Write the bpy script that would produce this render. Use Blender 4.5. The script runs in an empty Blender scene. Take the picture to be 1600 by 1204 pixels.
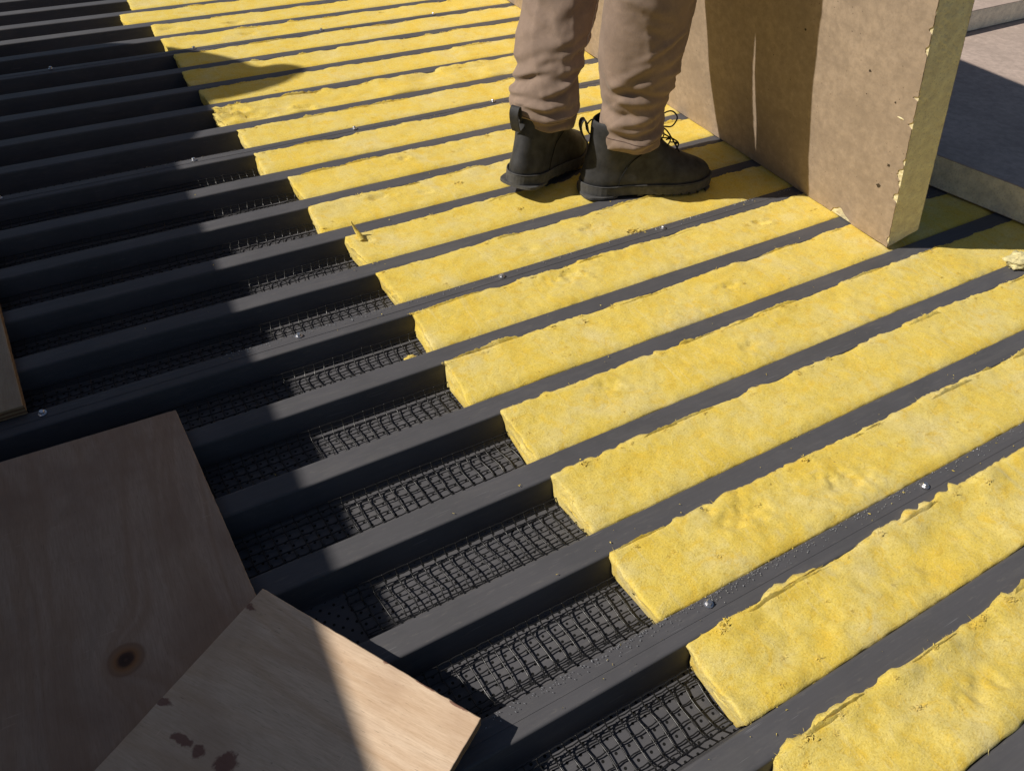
import bpy, bmesh, math, random
import numpy as np
from mathutils import Vector, Matrix, noise as mnoise

rng = random.Random(7)
scene = bpy.context.scene
COL = scene.collection

# ------------------------------------------------------------------ camera
cam = bpy.data.cameras.new("camera")
cam.sensor_fit = 'HORIZONTAL'; cam.sensor_width = 36.0
cam.lens = 36.0 * 1150.0 / 1600.0
cam.clip_start = 0.02; cam.clip_end = 500
camo = bpy.data.objects.new("camera", cam); COL.objects.link(camo)
camo.matrix_world = Matrix((
    (0.87231133, 0.31737829, -0.37194618, 0.0),
    (-0.4881243, 0.60947342, -0.62472139, 0.0),
    (0.0284183, 0.72650752, 0.68657063, 0.8509),
    (0, 0, 0, 1)))
scene.camera = camo

# ------------------------------------------------------------------ light: L is the way the sunlight travels
LX, LY = 1.03, -0.39
el = math.atan(1 / math.hypot(LX, LY))
world = bpy.data.worlds.new("World"); scene.world = world; world.use_nodes = True
wn = world.node_tree
sky = wn.nodes.new("ShaderNodeTexSky"); sky.sky_type = 'NISHITA'; sky.sun_disc = False
sky.sun_elevation = el; sky.sun_rotation = math.atan2(-LX, -LY)
wn.links.new(sky.outputs[0], wn.nodes["Background"].inputs[0])
wn.nodes["Background"].inputs[1].default_value = 0.05
sun = bpy.data.lights.new("sun", 'SUN'); sun.energy = 4.95; sun.angle = math.radians(0.5); sun.color = (1.0, 0.94, 0.85)
suno = bpy.data.objects.new("sun", sun); COL.objects.link(suno)
suno.rotation_euler = Vector((LX, LY, -1)).to_track_quat('-Z', 'Y').to_euler()
suno.location = (-3, 1, 5)
scene.view_settings.view_transform = 'Standard'; scene.view_settings.look = 'None'
scene.view_settings.exposure = -0.07; scene.view_settings.gamma = 1.0

# ------------------------------------------------------------------ numpy noise
def _hash(i, j, k, seed):
    h = (i.astype(np.int64) * 374761393 + j.astype(np.int64) * 668265263 + k.astype(np.int64) * 2147483647 + seed * 974711) & 0xffffffff
    h = ((h ^ (h >> 13)) * 1274126177) & 0xffffffff
    h = ((h ^ (h >> 16)) * 2246822519) & 0xffffffff
    h = h ^ (h >> 15)
    return (h & 0xffffff) / float(0xffffff) * 2 - 1
def vnoise(x, y, z, seed=0):
    x, y, z = np.broadcast_arrays(np.asarray(x, float), np.asarray(y, float), np.asarray(z, float))
    i, j, k = np.floor(x), np.floor(y), np.floor(z)
    u, v, w = x - i, y - j, z - k
    u = u*u*u*(u*(u*6-15)+10); v = v*v*v*(v*(v*6-15)+10); w = w*w*w*(w*(w*6-15)+10)
    r = 0
    for a in (0, 1):
        for b in (0, 1):
            for c in (0, 1):
                wt = (u if a else 1-u) * (v if b else 1-v) * (w if c else 1-w)
                r = r + wt * _hash(i+a, j+b, k+c, seed)
    return r
def fbm(x, y, z, oct=3, seed=0):
    r = 0; a = 1.0
    for o in range(oct):
        r = r + a * vnoise(x, y, z, seed + o*17); a *= 0.5; x, y, z = x*2.03, y*2.03, z*2.03
    return r

# ------------------------------------------------------------------ materials
def lin(*c): return (c[0], c[1], c[2], 1)
class Mat:
    def __init__(s, name, rough=0.6, spec=0.5, metal=0.0):
        s.m = bpy.data.materials.new(name); s.m.use_nodes = True
        s.t = s.m.node_tree; s.N = s.t.nodes; s.b = s.N["Principled BSDF"]
        s.b.inputs["Roughness"].default_value = rough; s.b.inputs["Metallic"].default_value = metal
        s.b.inputs["Specular IOR Level"].default_value = spec
        s.pos = s.N.new("ShaderNodeNewGeometry").outputs["Position"]
        s.obj = s.N.new("ShaderNodeTexCoord").outputs["Object"]
    def link(s, a, b): s.t.links.new(a, b)
    def setv(s, sock, v):
        if isinstance(v, bpy.types.NodeSocket): s.link(v, sock)
        elif v is not None: sock.default_value = v
    def mapping(s, v, scale=(1, 1, 1), rot=(0, 0, 0), loc=(0, 0, 0)):
        n = s.N.new("ShaderNodeMapping"); s.link(v, n.inputs[0])
        n.inputs["Scale"].default_value = scale; n.inputs["Rotation"].default_value = rot; n.inputs["Location"].default_value = loc
        return n.outputs[0]
    def noise(s, v, scale, detail=4, rough=0.55, dist=0.0):
        n = s.N.new("ShaderNodeTexNoise"); s.link(v, n.inputs["Vector"])
        n.inputs["Scale"].default_value = scale; n.inputs["Detail"].default_value = detail
        n.inputs["Roughness"].default_value = rough; n.inputs["Distortion"].default_value = dist
        return n.outputs[0]
    def voronoi(s, v, scale, feature='F1'):
        n = s.N.new("ShaderNodeTexVoronoi"); s.link(v, n.inputs["Vector"]); n.feature = feature
        n.inputs["Scale"].default_value = scale
        return n.outputs["Distance"]
    def ramp(s, f, stops, interp='LINEAR'):
        n = s.N.new("ShaderNodeValToRGB"); s.link(f, n.inputs[0]); e = n.color_ramp.elements; n.color_ramp.interpolation = interp
        while len(e) < len(stops): e.new(0.5)
        for q, (p, c) in zip(e, stops):
            q.position = p; q.color = c if len(c) == 4 else (c[0], c[1], c[2], 1)
        return n.outputs[0]
    def mix(s, f, a, b, mode='MIX'):
        n = s.N.new("ShaderNodeMix"); n.data_type = 'RGBA'; n.blend_type = mode
        s.setv(n.inputs[0], f); s.setv(n.inputs[6], a); s.setv(n.inputs[7], b)
        return n.outputs[2]
    def math(s, op, a, b=None, c=None):
        n = s.N.new("ShaderNodeMath"); n.operation = op
        s.setv(n.inputs[0], a); s.setv(n.inputs[1], b)
        if c is not None: s.setv(n.inputs[2], c)
        return n.outputs[0]
    def vmath(s, op, a, b=None):
        n = s.N.new("ShaderNodeVectorMath"); n.operation = op
        s.setv(n.inputs[0], a); s.setv(n.inputs[1], b)
        return n.outputs["Value"] if op in ('LENGTH', 'DISTANCE', 'DOT_PRODUCT') else n.outputs[0]
    def sep(s, v):
        n = s.N.new("ShaderNodeSeparateXYZ"); s.link(v, n.inputs[0]); return n.outputs
    def color(s, c): s.setv(s.b.inputs["Base Color"], c)
    def rough(s, c): s.setv(s.b.inputs["Roughness"], c)
    def bump(s, h, strength=0.5, dist=0.002, prev=None):
        n = s.N.new("ShaderNodeBump"); s.link(h, n.inputs["Height"])
        n.inputs["Strength"].default_value = strength; n.inputs["Distance"].default_value = dist
        if prev is not None: s.link(prev, n.inputs["Normal"])
        s.link(n.outputs[0], s.b.inputs["Normal"]); return n.outputs[0]

def mat_deck(perf):
    m = Mat("steel_perforated" if perf else "steel_painted", 0.42, 0.13)
    streak = m.noise(m.mapping(m.pos, (3, 260, 60)), 1.0, 4)
    blot = m.noise(m.pos, 9, 5, 0.6)
    k_ = 1.05 if perf else .94
    c = m.mix(m.math('MULTIPLY', streak, 0.6), lin(.086*k_, .084*k_, .091*k_), lin(.128*k_, .125*k_, .132*k_))
    c = m.mix(m.ramp(blot, [(.42, (0, 0, 0)), (.75, (.5, .5, .5))]), c, lin(.062, .062, .064))
    dust = m.noise(m.mapping(m.pos, (40, 220, 220)), 1.0, 5, .7)
    c = m.mix(m.ramp(dust, [(.58, (0, 0, 0)), (.78, (.45, .45, .45))]), c, lin(.2, .185, .165))
    smear = m.noise(m.mapping(m.pos, (5, 22, 22)), 1.0, 6, .7, .8)
    c = m.mix(m.ramp(smear, [(.5, (0, 0, 0)), (.72, (.28, .28, .28))]), c, lin(.17, .16, .15))
    scr = m.noise(m.mapping(m.pos, (14, 500, 300), rot=(0, 0, .06)), 1.0, 2)
    c = m.mix(m.ramp(scr, [(.70, (0, 0, 0)), (.75, (.35, .35, .35))]), c, lin(.26, .26, .27))
    m.rough(m.ramp(m.noise(m.mapping(m.pos, (6, 120, 40)), 1.0, 4), [(.3, (.34, .34, .34)), (.7, (.55, .55, .55))]))
    h = streak
    if perf:
        uv = m.N.new("ShaderNodeUVMap").outputs[0]
        x, y, _ = m.sep(uv)
        S = 1 / 0.0132
        a = m.math('SUBTRACT', m.math('FRACT', m.math('MULTIPLY', m.math('ADD', x, y), S * .7071)), .5)
        b = m.math('SUBTRACT', m.math('FRACT', m.math('MULTIPLY', m.math('SUBTRACT', x, y), S * .7071)), .5)
        r = m.math('SQRT', m.math('ADD', m.math('MULTIPLY', a, a), m.math('MULTIPLY', b, b)))
        hole = m.math('LESS_THAN', r, .15)
        c = m.mix(hole, c, lin(.014, .014, .014))
        m.setv(m.b.inputs["Specular IOR Level"], m.math('MULTIPLY', m.math('SUBTRACT', 1.0, hole), .08))
    m.color(c)
    m.bump(h, .12, .0006)
    return m.m

def mat_wool():
    m = Mat("glass_wool", 0.97, 0.08)
    big = m.noise(m.pos, 8.5, 3, .55, .5)
    mid = m.noise(m.mapping(m.pos, (30, 38, 40), rot=(0, 0, .4)), 1.0, 6, .7, .6)
    grain = m.noise(m.pos, 420, 4, .75)
    fibre = m.noise(m.mapping(m.pos, (160, 620, 620), rot=(0, 0, .7)), 1.0, 3, .7, .8)
    streak = m.noise(m.mapping(m.pos, (75, 9, 30), rot=(0, 0, .5)), 1.0, 4, .65, .5)
    c = m.ramp(big, [(.30, (.78, .560, .075)), (.45, (.78, .595, .115)), (.58, (.77, .615, .175)), (.74, (.75, .625, .27))])
    c = m.mix(m.ramp(mid, [(.36, (.8, .8, .8)), (.50, (0, 0, 0))]), c, lin(.77, .525, .055))
    c = m.mix(m.ramp(mid, [(.55, (0, 0, 0)), (.72, (.6, .6, .6))]), c, lin(.77, .655, .295))
    c = m.mix(m.ramp(streak, [(.56, (0, 0, 0)), (.70, (.55, .55, .55))]), c, lin(.76, .64, .27))
    speck = m.noise(m.pos, 210, 5, .8)
    c = m.mix(m.ramp(speck, [(.36, (.42, .42, .42)), (.50, (0, 0, 0))]), c, lin(.52, .36, .05))
    c = m.mix(m.ramp(fibre, [(.56, (0, 0, 0)), (.70, (.4, .4, .4))]), c, lin(.80, .68, .30))
    c = m.mix(m.ramp(grain, [(.36, (.35, .35, .35)), (.52, (0, 0, 0))]), c, lin(.50, .36, .07))
    c = m.mix(m.ramp(grain, [(.55, (0, 0, 0)), (.68, (.3, .3, .3))]), c, lin(.80, .69, .34))
    fleck = m.noise(m.pos, 95, 3, .5)
    c = m.mix(m.ramp(fleck, [(.71, (0, 0, 0)), (.77, (.7, .7, .7))]), c, lin(.30, .18, .04))
    m.color(c)
    m.setv(m.b.inputs["Sheen Weight"], .10)
    b1 = m.bump(mid, .30, .004)
    b2 = m.bump(speck, .30, .0020, b1)
    b3 = m.bump(fibre, .55, .0016, b2)
    m.bump(grain, .35, .0012, b3)
    return m.m

def mat_plain(name, c, rough=.6, var=.25, scale=60, bump=.15, bd=.001, spec=.4, metal=0.0, aniso=(1, 1, 1)):
    m = Mat(name, rough, spec, metal)
    n = m.noise(m.mapping(m.pos, aniso), scale, 5, .6)
    lo = tuple(v * (1 - var) for v in c); hi = tuple(min(1, v * (1 + var)) for v in c)
    m.color(m.ramp(n, [(.3, lo), (.7, hi)]))
    m.rough(m.ramp(n, [(.3, (min(1, rough+.08),)*3), (.7, (max(0, rough-.08),)*3)]))
    if bump: m.bump(n, bump, bd)
    return m.m

def mat_kraft(name, c):
    m = Mat(name, .8, .25)
    cloud = m.noise(m.pos, 5, 5, .6, .5)
    mott = m.noise(m.mapping(m.pos, (55, 55, 55)), 1.0, 6, .75)
    fib = m.noise(m.mapping(m.pos, (900, 260, 260)), 1.0, 3, .6)
    a = tuple(v * .84 for v in c); b = tuple(v * 1.12 for v in c)
    k = m.ramp(cloud, [(.3, a), (.7, b)])
    k = m.mix(m.ramp(mott, [(.38, (.55, .55, .55)), (.56, (0, 0, 0))]), k, lin(*(v * .66 for v in c)))
    k = m.mix(m.ramp(mott, [(.56, (0, 0, 0)), (.72, (.5, .5, .5))]), k, lin(*(min(1, v * 1.3) for v in c)))
    k = m.mix(m.ramp(fib, [(.6, (0, 0, 0)), (.75, (.3, .3, .3))]), k, lin(*(v * 1.35 for v in c)))
    spk = m.voronoi(m.pos, 55)
    k = m.mix(m.ramp(spk, [(.05, (.6, .6, .6)), (.09, (0, 0, 0))]), k, lin(.09, .065, .04))
    scuff = m.noise(m.mapping(m.pos, (12, 3, 18), rot=(.5, 0, 0)), 1.0, 4, .6, .4)
    k = m.mix(m.ramp(scuff, [(.5, (0, 0, 0)), (.68, (.42, .42, .42))]), k, lin(*(v * .7 for v in c)))
    m.color(k)
    b1 = m.bump(cloud, .25, .01)
    m.bump(mott, .25, .0009, b1)
    return m.m

def mat_foam(name, c):
    m = Mat(name, .9, .15)
    n = m.noise(m.pos, 45, 6, .65); pit = m.voronoi(m.pos, 170)
    k = m.ramp(n, [(.3, tuple(v * .78 for v in c)), (.7, tuple(min(1, v * 1.15) for v in c))])
    k = m.mix(m.ramp(pit, [(.12, (.5, .5, .5)), (.3, (0, 0, 0))]), k, lin(*(v * .55 for v in c)))
    m.color(k)
    m.bump(m.math('ADD', n, m.math('MULTIPLY', pit, .6)), .6, .003)
    return m.m

def mat_ply(name, tone, knot=None, stains=(), rot=0.0, grainrot=0.0):
    """wood face; object coordinates: grain runs along local y turned by grainrot"""
    m = Mat(name, .62, .3)
    p = m.mapping(m.obj, (1, 1, 1), rot=(0, 0, grainrot))
    warp = m.noise(m.mapping(p, (5, 1.6, 1)), 1.0, 3, .5)
    x, y, z = m.sep(p)
    xx = m.math('ADD', x, m.math('MULTIPLY', warp, .16))
    if knot:
        d = m.vmath('DISTANCE', m.mapping(m.obj, (1, 1, 0)), (knot[0], knot[1], 0))
        pull = m.math('MULTIPLY', m.math('POWER', 2.718, m.math('MULTIPLY', m.math('MULTIPLY', d, d), -420)), .05)
        xx = m.math('ADD', xx, pull)
    comb = m.N.new("ShaderNodeCombineXYZ"); m.link(xx, comb.inputs[0]); m.link(m.math('MULTIPLY', y, .10), comb.inputs[1])
    g1 = m.noise(comb.outputs[0], 17, 3, .5)
    g2 = m.noise(m.mapping(p, (520, 34, 1)), 1.0, 6, .75)
    pores = m.noise(m.mapping(p, (800, 70, 1)), 1.0, 2, .5)
    t = lambda k: tuple(v * k for v in tone)
    c = m.ramp(g1, [(.34, t(.90)), (.46, t(1.0)), (.53, (tone[0]*.88, tone[1]*.82, tone[2]*.76)), (.62, t(1.05)), (.75, t(.92))])
    c = m.mix(m.ramp(g2, [(.36, (.48, .48, .48)), (.58, (0, 0, 0))]), c, lin(*(tone[0]*.64, tone[1]*.56, tone[2]*.46)))
    c = m.mix(m.ramp(pores, [(.66, (0, 0, 0)), (.73, (.45, .45, .45))]), c, lin(.15, .09, .055))
    scr = m.noise(m.mapping(p, (30, 260, 1), rot=(0, 0, .5)), 1.0, 2, .5)
    c = m.mix(m.ramp(scr, [(.70, (0, 0, 0)), (.74, (.45, .45, .45))]), c, lin(*(min(1, v*1.25) for v in tone)))
    cloud = m.noise(m.pos, 7, 4, .6, .4)
    c = m.mix(m.ramp(cloud, [(.45, (0, 0, 0)), (.68, (.6, .6, .6))]), c, lin(*(tone[0]*.62, tone[1]*.54, tone[2]*.50)))
    mark = m.noise(m.mapping(p, (90, 40, 1)), 1.0, 3, .6)
    c = m.mix(m.ramp(mark, [(.72, (0, 0, 0)), (.78, (.6, .6, .6))]), c, lin(.13, .065, .04))
    if knot:
        dn = m.math('ADD', d, m.math('MULTIPLY', m.math('SUBTRACT', m.noise(m.obj, 60, 3), .5), .0035))
        ring = m.ramp(dn, [(.0, (.10, .05, .028)), (.003, (.05, .022, .012)), (.0080, (.07, .03, .017)), (.0088, (.015, .007, .004)), (.0100, (.24, .105, .035)), (.0128, (.33, .15, .06)), (.0140, (.13, .055, .028)), (.0155, (.30, .16, .08)), (.0185, (.20, .10, .055)), (.0215, (.34, .21, .13))])
        f = m.ramp(dn, [(.0, (1, 1, 1)), (.0190, (.95, .95, .95)), (.0245, (0, 0, 0))])
        c = m.mix(f, c, ring)
    for (sx, sy, rx, ry, a) in stains:
        v = m.mapping(m.mapping(m.mapping(m.obj, loc=(-sx, -sy, 0)), rot=(0, 0, a)), (1 / rx, 1 / ry, 0))
        dd = m.math('ADD', m.vmath('LENGTH', v), m.math('MULTIPLY', m.math('SUBTRACT', m.noise(m.obj, 75, 4, .6), .5), 1.9))
        c = m.mix(m.ramp(dd, [(.55, (.78, .78, .78)), (.82, (0, 0, 0))]), c, lin(.15, .045, .035))
    m.color(c)
    b1 = m.bump(g2, .25, .0008)
    m.bump(g1, .12, .002, b1)
    return m.m

def mat_plyedge():
    m = Mat("plywood_edge", .8, .2)
    x, y, z = m.sep(m.obj)
    w = m.math('ADD', z, m.math('MULTIPLY', m.noise(m.obj, 60, 2), .0012))
    s = m.math('FRACT', m.math('MULTIPLY', w, 1 / .0072))
    n = m.noise(m.mapping(m.obj, (200, 200, 900)), 1.0, 4, .6)
    c = m.ramp(s, [(.0, (.40, .27, .15)), (.44, (.44, .30, .17)), (.5, (.16, .085, .045)), (.56, (.21, .115, .06)), (.94, (.24, .13, .07)), (1.0, (.38, .25, .14))])
    c = m.mix(m.ramp(n, [(.4, (0, 0, 0)), (.7, (.5, .5, .5))]), c, lin(.12, .055, .03))
    m.color(c); m.bump(n, .5, .001)
    return m.m

def mat_cloth(name, c):
    m = Mat(name, .88, .15)
    n = m.noise(m.pos, 14, 5, .6); w = m.noise(m.pos, 900, 2, .6)
    wx = m.noise(m.mapping(m.obj, (1500, 1500, 120)), 1.0, 2)
    k = m.ramp(n, [(.3, tuple(v * .85 for v in c)), (.7, tuple(v * 1.1 for v in c))])
    k = m.mix(m.ramp(wx, [(.35, (.35, .35, .35)), (.6, (0, 0, 0))]), k, lin(*(v * .7 for v in c)))
    du = m.noise(m.pos, 26, 6, .75, .5)
    k = m.mix(m.ramp(du, [(.5, (0, 0, 0)), (.72, (.5, .5, .5))]), k, lin(*(v * 1.35 for v in c)))
    k = m.mix(m.ramp(du, [(.28, (.5, .5, .5)), (.44, (0, 0, 0))]), k, lin(*(v * .62 for v in c)))
    m.color(k); m.setv(m.b.inputs["Sheen Weight"], .15)
    m.bump(m.math('ADD', w, wx), .25, .0006)
    return m.m

M = {}
M['deck'] = mat_deck(False); M['perf'] = mat_deck(True); M['wool'] = mat_wool()
M['net'] = mat_plain('black_plastic', (.014, .014, .015), .34, .3, 300, .2, .0004, .5)
M['screw'] = mat_plain('zinc_plated_steel', (.62, .62, .64), .28, .15, 400, .1, .0003, .5, .9)
M['swarf'] = mat_plain('bright_steel_chips', (.6, .62, .66), .3, .2, 300, 0, spec=.5, metal=.6)
M['kraft'] = mat_kraft('brown_facer', (.435, .335, .248)); M['pink'] = mat_kraft('pinkish_facer', (.50, .395, .335))
M['foam'] = mat_foam('pale_yellow_foam', (.92, .79, .49)); M['white_foam'] = mat_foam('cream_foam', (.86, .81, .66))
M['ply_edge'] = mat_plyedge()
M['trouser'] = mat_cloth('brown_twill', (.28, .203, .155)); M['thread'] = mat_plain('pale_thread', (.5, .42, .36), .8, .2, 200, 0)
M['leather'] = mat_plain('black_nubuck', (.040, .040, .042), .66, .35, 40, .35, .0012, .35)
M['rubber'] = mat_plain('grey_black_rubber', (.078, .077, .076), .7, .3, 70, .3, .001, .3)
M['lace'] = mat_plain('black_cord', (.015, .015, .015), .8, .3, 500, .3, .0006, .2)
M['shirt'] = mat_cloth('grey_shirt', (.12, .13, .15)); M['skin'] = mat_plain('skin', (.42, .25, .18), .5, .12, 60, .1)
M['hair'] = mat_plain('dark_hair', (.03, .02, .015), .6, .3, 200, .3)
M['wall'] = mat_plain('grey_render', (.22, .21, .2), .9, .25, 14, .4, .004)
M['caster'] = mat_plain('grey_caster', (.16, .17, .18), .6, .2, 20, .3, .003)
M['scrap'] = mat_plain('pale_wool', (.66, .58, .30), .95, .3, 90, .7, .004, .1)

# ------------------------------------------------------------------ helpers
def tag(o, label=None, cat=None, group=None, kind=None):
    if label: o["label"] = label
    if cat: o["category"] = cat
    if group: o["group"] = group
    if kind: o["kind"] = kind
    return o
def empty(name, loc=(0, 0, 0), parent=None):
    o = bpy.data.objects.new(name, None); COL.objects.link(o); o.location = loc; o.empty_display_size = .05
    if parent: o.parent = parent
    return o
def mesh(name, verts, faces, mats, parent=None, loc=None, smooth=True, uv=None, midx=None, world=True):
    """verts in world coordinates unless world is False; loc is the object's origin"""
    v = np.asarray(verts, float)
    base = np.zeros(3)
    if loc is not None: base = np.array(loc, float)
    pw = np.zeros(3)
    if parent is not None:
        q = parent
        while q is not None: pw += np.array(q.location); q = q.parent
    if world: v = v - base
    me = bpy.data.meshes.new(name)
    me.from_pydata(v.tolist(), [], faces.tolist() if isinstance(faces, np.ndarray) else faces)
    for mt in (mats if isinstance(mats, (list, tuple)) else [mats]): me.materials.append(mt)
    if smooth: me.polygons.foreach_set("use_smooth", [True] * len(me.polygons))
    if midx is not None: me.polygons.foreach_set("material_index", midx)
    if uv is not None:
        l = me.uv_layers.new(name="UVMap"); idx = np.zeros(len(me.loops), int); me.loops.foreach_get("vertex_index", idx)
        l.data.foreach_set("uv", np.asarray(uv, float)[idx].ravel())
    me.update()
    o = bpy.data.objects.new(name, me); COL.objects.link(o)
    o.location = base - pw
    if parent: o.parent = parent
    return o
def frm(points):
    """tube frames for a polyline"""
    P = [Vector(p) for p in points]; out = []
    t0 = (P[1] - P[0]).normalized(); u = t0.orthogonal().normalized()
    for i, p in enumerate(P):
        a = P[max(i-1, 0)]; b = P[min(i+1, len(P)-1)]; t = (b - a).normalized()
        u = (u - t * u.dot(t)).normalized(); out.append((p, u, t.cross(u)))
    return out
def tube(points, r, n=6, V=None, F=None, cap=True):
    V = [] if V is None else V; F = [] if F is None else F
    s = len(V); fr = frm(points); rr = r if isinstance(r, (list, tuple)) else [r] * len(fr)
    for (p, u, w), q in zip(fr, rr):
        for j in range(n):
            a = 2 * math.pi * j / n; V.append(tuple(p + u * (q * math.cos(a)) + w * (q * math.sin(a))))
    for i in range(len(fr) - 1):
        for j in range(n):
            k = (j + 1) % n; F.append((s+i*n+j, s+i*n+k, s+(i+1)*n+k, s+(i+1)*n+j))
    if cap and n > 2:
        F.append(tuple(s + j for j in reversed(range(n)))); e = s + (len(fr)-1)*n; F.append(tuple(e + j for j in range(n)))
    return V, F
def spline(pts, sub=6):
    P = [Vector(p) for p in pts]; out = []
    for i in range(len(P) - 1):
        a = P[max(i-1, 0)]; b = P[i]; c = P[i+1]; d = P[min(i+2, len(P)-1)]
        for k in range(sub):
            t = k / sub
            out.append(0.5 * ((2*b) + (c-a)*t + (2*a-5*b+4*c-d)*t*t + (3*b-a-3*c+d)*t*t*t))
    out.append(P[-1]); return out

# ------------------------------------------------------------------ the steel roof deck
PITCH = .1524; Y0 = 2.7471; RW = .040; DEP = .047; INS = .011
XL, XR = -3.2, 5.2
def rib_far(n): return Y0 - PITCH * n
def rib_near(n): return Y0 - PITCH * n - RW
def rounded(pts, r=.0035, seg=3):
    out = [pts[0]]
    for i in range(1, len(pts) - 1):
        a, b, c = Vector(pts[i-1]), Vector(pts[i]), Vector(pts[i+1])
        d1 = (a - b); d2 = (c - b); q = min(r, d1.length * .45, d2.length * .45)
        p1 = b + d1.normalized() * q; p2 = b + d2.normalized() * q
        for k in range(seg + 1):
            t = k / seg; out.append(tuple((1-t)**2 * p1 + 2*t*(1-t) * b + t*t * p2))
    out.append(pts[-1]); return out
deck = empty("roof_deck", (0, 0, 0)); tag(deck, kind="structure")
def screw_mesh():
    V, F = [], []
    def ring(z, r, n, ph=0):
        s = len(V)
        for j in range(n): a = 2*math.pi*j/n + ph; V.append((r*math.cos(a), r*math.sin(a), z))
        return s
    n = 12
    a = ring(0, .0066, n); b = ring(.0012, .0066, n); c = ring(.0017, .0052, n)
    for p, q in ((a, b), (b, c)):
        for j in range(n): F.append((p+j, p+(j+1) % n, q+(j+1) % n, q+j))
    F.append(tuple(c + j for j in range(n)))
    a = ring(.0012, .0042, 6); b = ring(.0050, .0042, 6); c = ring(.0060, .0034, 6)
    for p, q in ((a, b), (b, c)):
        for j in range(6): F.append((p+j, p+(j+1) % 6, q+(j+1) % 6, q+j))
    F.append(tuple(c + j for j in range(6)))
    me = bpy.data.meshes.new("screw"); me.from_pydata(V, [], F); me.materials.append(M['screw']); return me
SCREW = screw_mesh()
screw_x = {16: .489, 11: .181, 6: .165, 1: .33, -4: .1, 21: .3}
for n0 in range(-14, 31, 5):                     # one sheet = five ribs, lapped on the next
    n1 = n0 + 5
    pts = []; LAP = .55
    # starts on lap rib n0 (under), finishes on lap rib n1 (over)
    pts.append((rib_far(n0) - RW * .30, -.0014)); pts.append((rib_near(n0), -.0014 if False else 0.0))
    pts[0] = (rib_far(n0) - RW * .40, 0.0)
    for n in range(n0, n1):
        pts.append((rib_near(n) - INS, -DEP)); pts.append((rib_far(n+1) + INS, -DEP))
        top = .0006 if n + 1 == n1 else 0.0
        pts.append((rib_far(n+1), top))
        if n + 1 < n1: pts.append((rib_near(n+1), 0.0))
    pts.append((rib_far(n1) - RW * LAP, .0006))
    prof = rounded(pts)
    prof.append((prof[-1][0], .00005))
    P = np.array(prof); arc = np.concatenate([[0], np.cumsum(np.hypot(*np.diff(P, axis=0).T))])
    xs = np.concatenate([[XL], np.arange(-1.0, 2.61, .12), [XR]])
    wob = .0007
    V = []; UV = []
    for i, x in enumerate(xs):
        dz = wob * vnoise(x * 2.2, P[:, 0] * 6, 0, 5) + .0003 * vnoise(x * 9, P[:, 0] * 6, 0, 6)
        dz = np.where(P[:, 1] > -.004, np.minimum(dz, .0009), dz * .5)
        for j in range(len(P)): V.append((x, P[j, 0], P[j, 1] + dz[j])); UV.append((x, arc[j]))
    m = len(P); F = []; mi = []
    for i in range(len(xs) - 1):
        for j in range(m - 1):
            F.append((i*m+j, (i+1)*m+j, (i+1)*m+j+1, i*m+j+1))
            mi.append(1 if max(P[j, 1], P[j+1, 1]) < -DEP + .003 else 0)
    # faces must look up
    F = [f[::-1] for f in F]
    sh = mesh("deck_sheet", V, F, [M['deck'], M['perf']], deck, (0, (rib_far(n0)+rib_far(n1))/2, 0), True, UV, mi)
    sh.data.set_sharp_from_angle(angle=math.radians(50))
    wnm = sh.modifiers.new("normals", 'WEIGHTED_NORMAL'); wnm.keep_sharp = True; wnm.weight = 80
    nn = n1
    if nn in screw_x:
        x = screw_x[nn] - 4 * .412
        while x < 2.4:
            s = bpy.data.objects.new("screw", SCREW); COL.objects.link(s); s.parent = sh
            s.location = (x + rng.uniform(-.006, .006), rib_far(nn) - .012 - sh.location[1] + rng.uniform(-.002, .002), .0016)
            s.rotation_euler = (rng.uniform(-.08, .08), rng.uniform(-.08, .08), rng.uniform(0, 1)); x += .412

# metal chips left by drilling on the lapped ribs
V, F = [], []
for n, cnt in ((16, 520), (11, 360), (6, 120)):
    for _ in range(cnt):
        x = rng.uniform(.05, 1.5); y = rib_far(n) - abs(rng.gauss(0, .006)) - .001; s = rng.uniform(.0004, .0011)
        if n == 16 and rng.random() < .5: x = rng.gauss(.5, .25)
        b = len(V); a = rng.uniform(0, 6.3)
        for q in range(3): V.append((x + s*math.cos(a+q*2.1)*1.3, y + s*math.sin(a+q*2.1), .0026))
        V.append((x, y, .0026 + s)); F += [(b, b+1, b+3), (b+1, b+2, b+3), (b+2, b, b+3)]
FV, FF = [], []
for _ in range(260):
    n = rng.choice([5, 6, 7, 8, 9, 10, 11, 12, 13, 14, 15, 16, 17, 17, 16, 15]); x = rng.uniform(.3, 1.7); y = rib_far(n) - rng.random() * RW
    if rng.random() < .12: x = rng.uniform(-.1, .45)
    a = rng.uniform(0, 6.3); L = rng.uniform(.0008, .0045); w = rng.uniform(.0002, .0006); b = len(FV)
    dx, dy = math.cos(a), math.sin(a); bx_, by_ = rng.uniform(-.4, .4)*L, rng.uniform(-.4, .4)*L
    FV += [(x - dy*w, y + dx*w, .0026), (x + dy*w, y - dx*w, .0022), (x + dx*L/2 + bx_, y + dy*L/2 + by_, .0034), (x + dx*L, y + dy*L, .0024)]
    FF += [(b, b+1, b+2), (b+1, b+3, b+2)]
tag(mesh("wool_crumbs", FV, FF, M['wool'], smooth=False), "tiny yellow fibres and crumbs scattered on the dark ribs", "wool crumbs", kind="stuff")
tag(mesh("metal_chips", V, F, M['swarf'], smooth=False), "fine bright metal chips scattered along the screwed ribs", "metal chips", kind="stuff")

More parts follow.
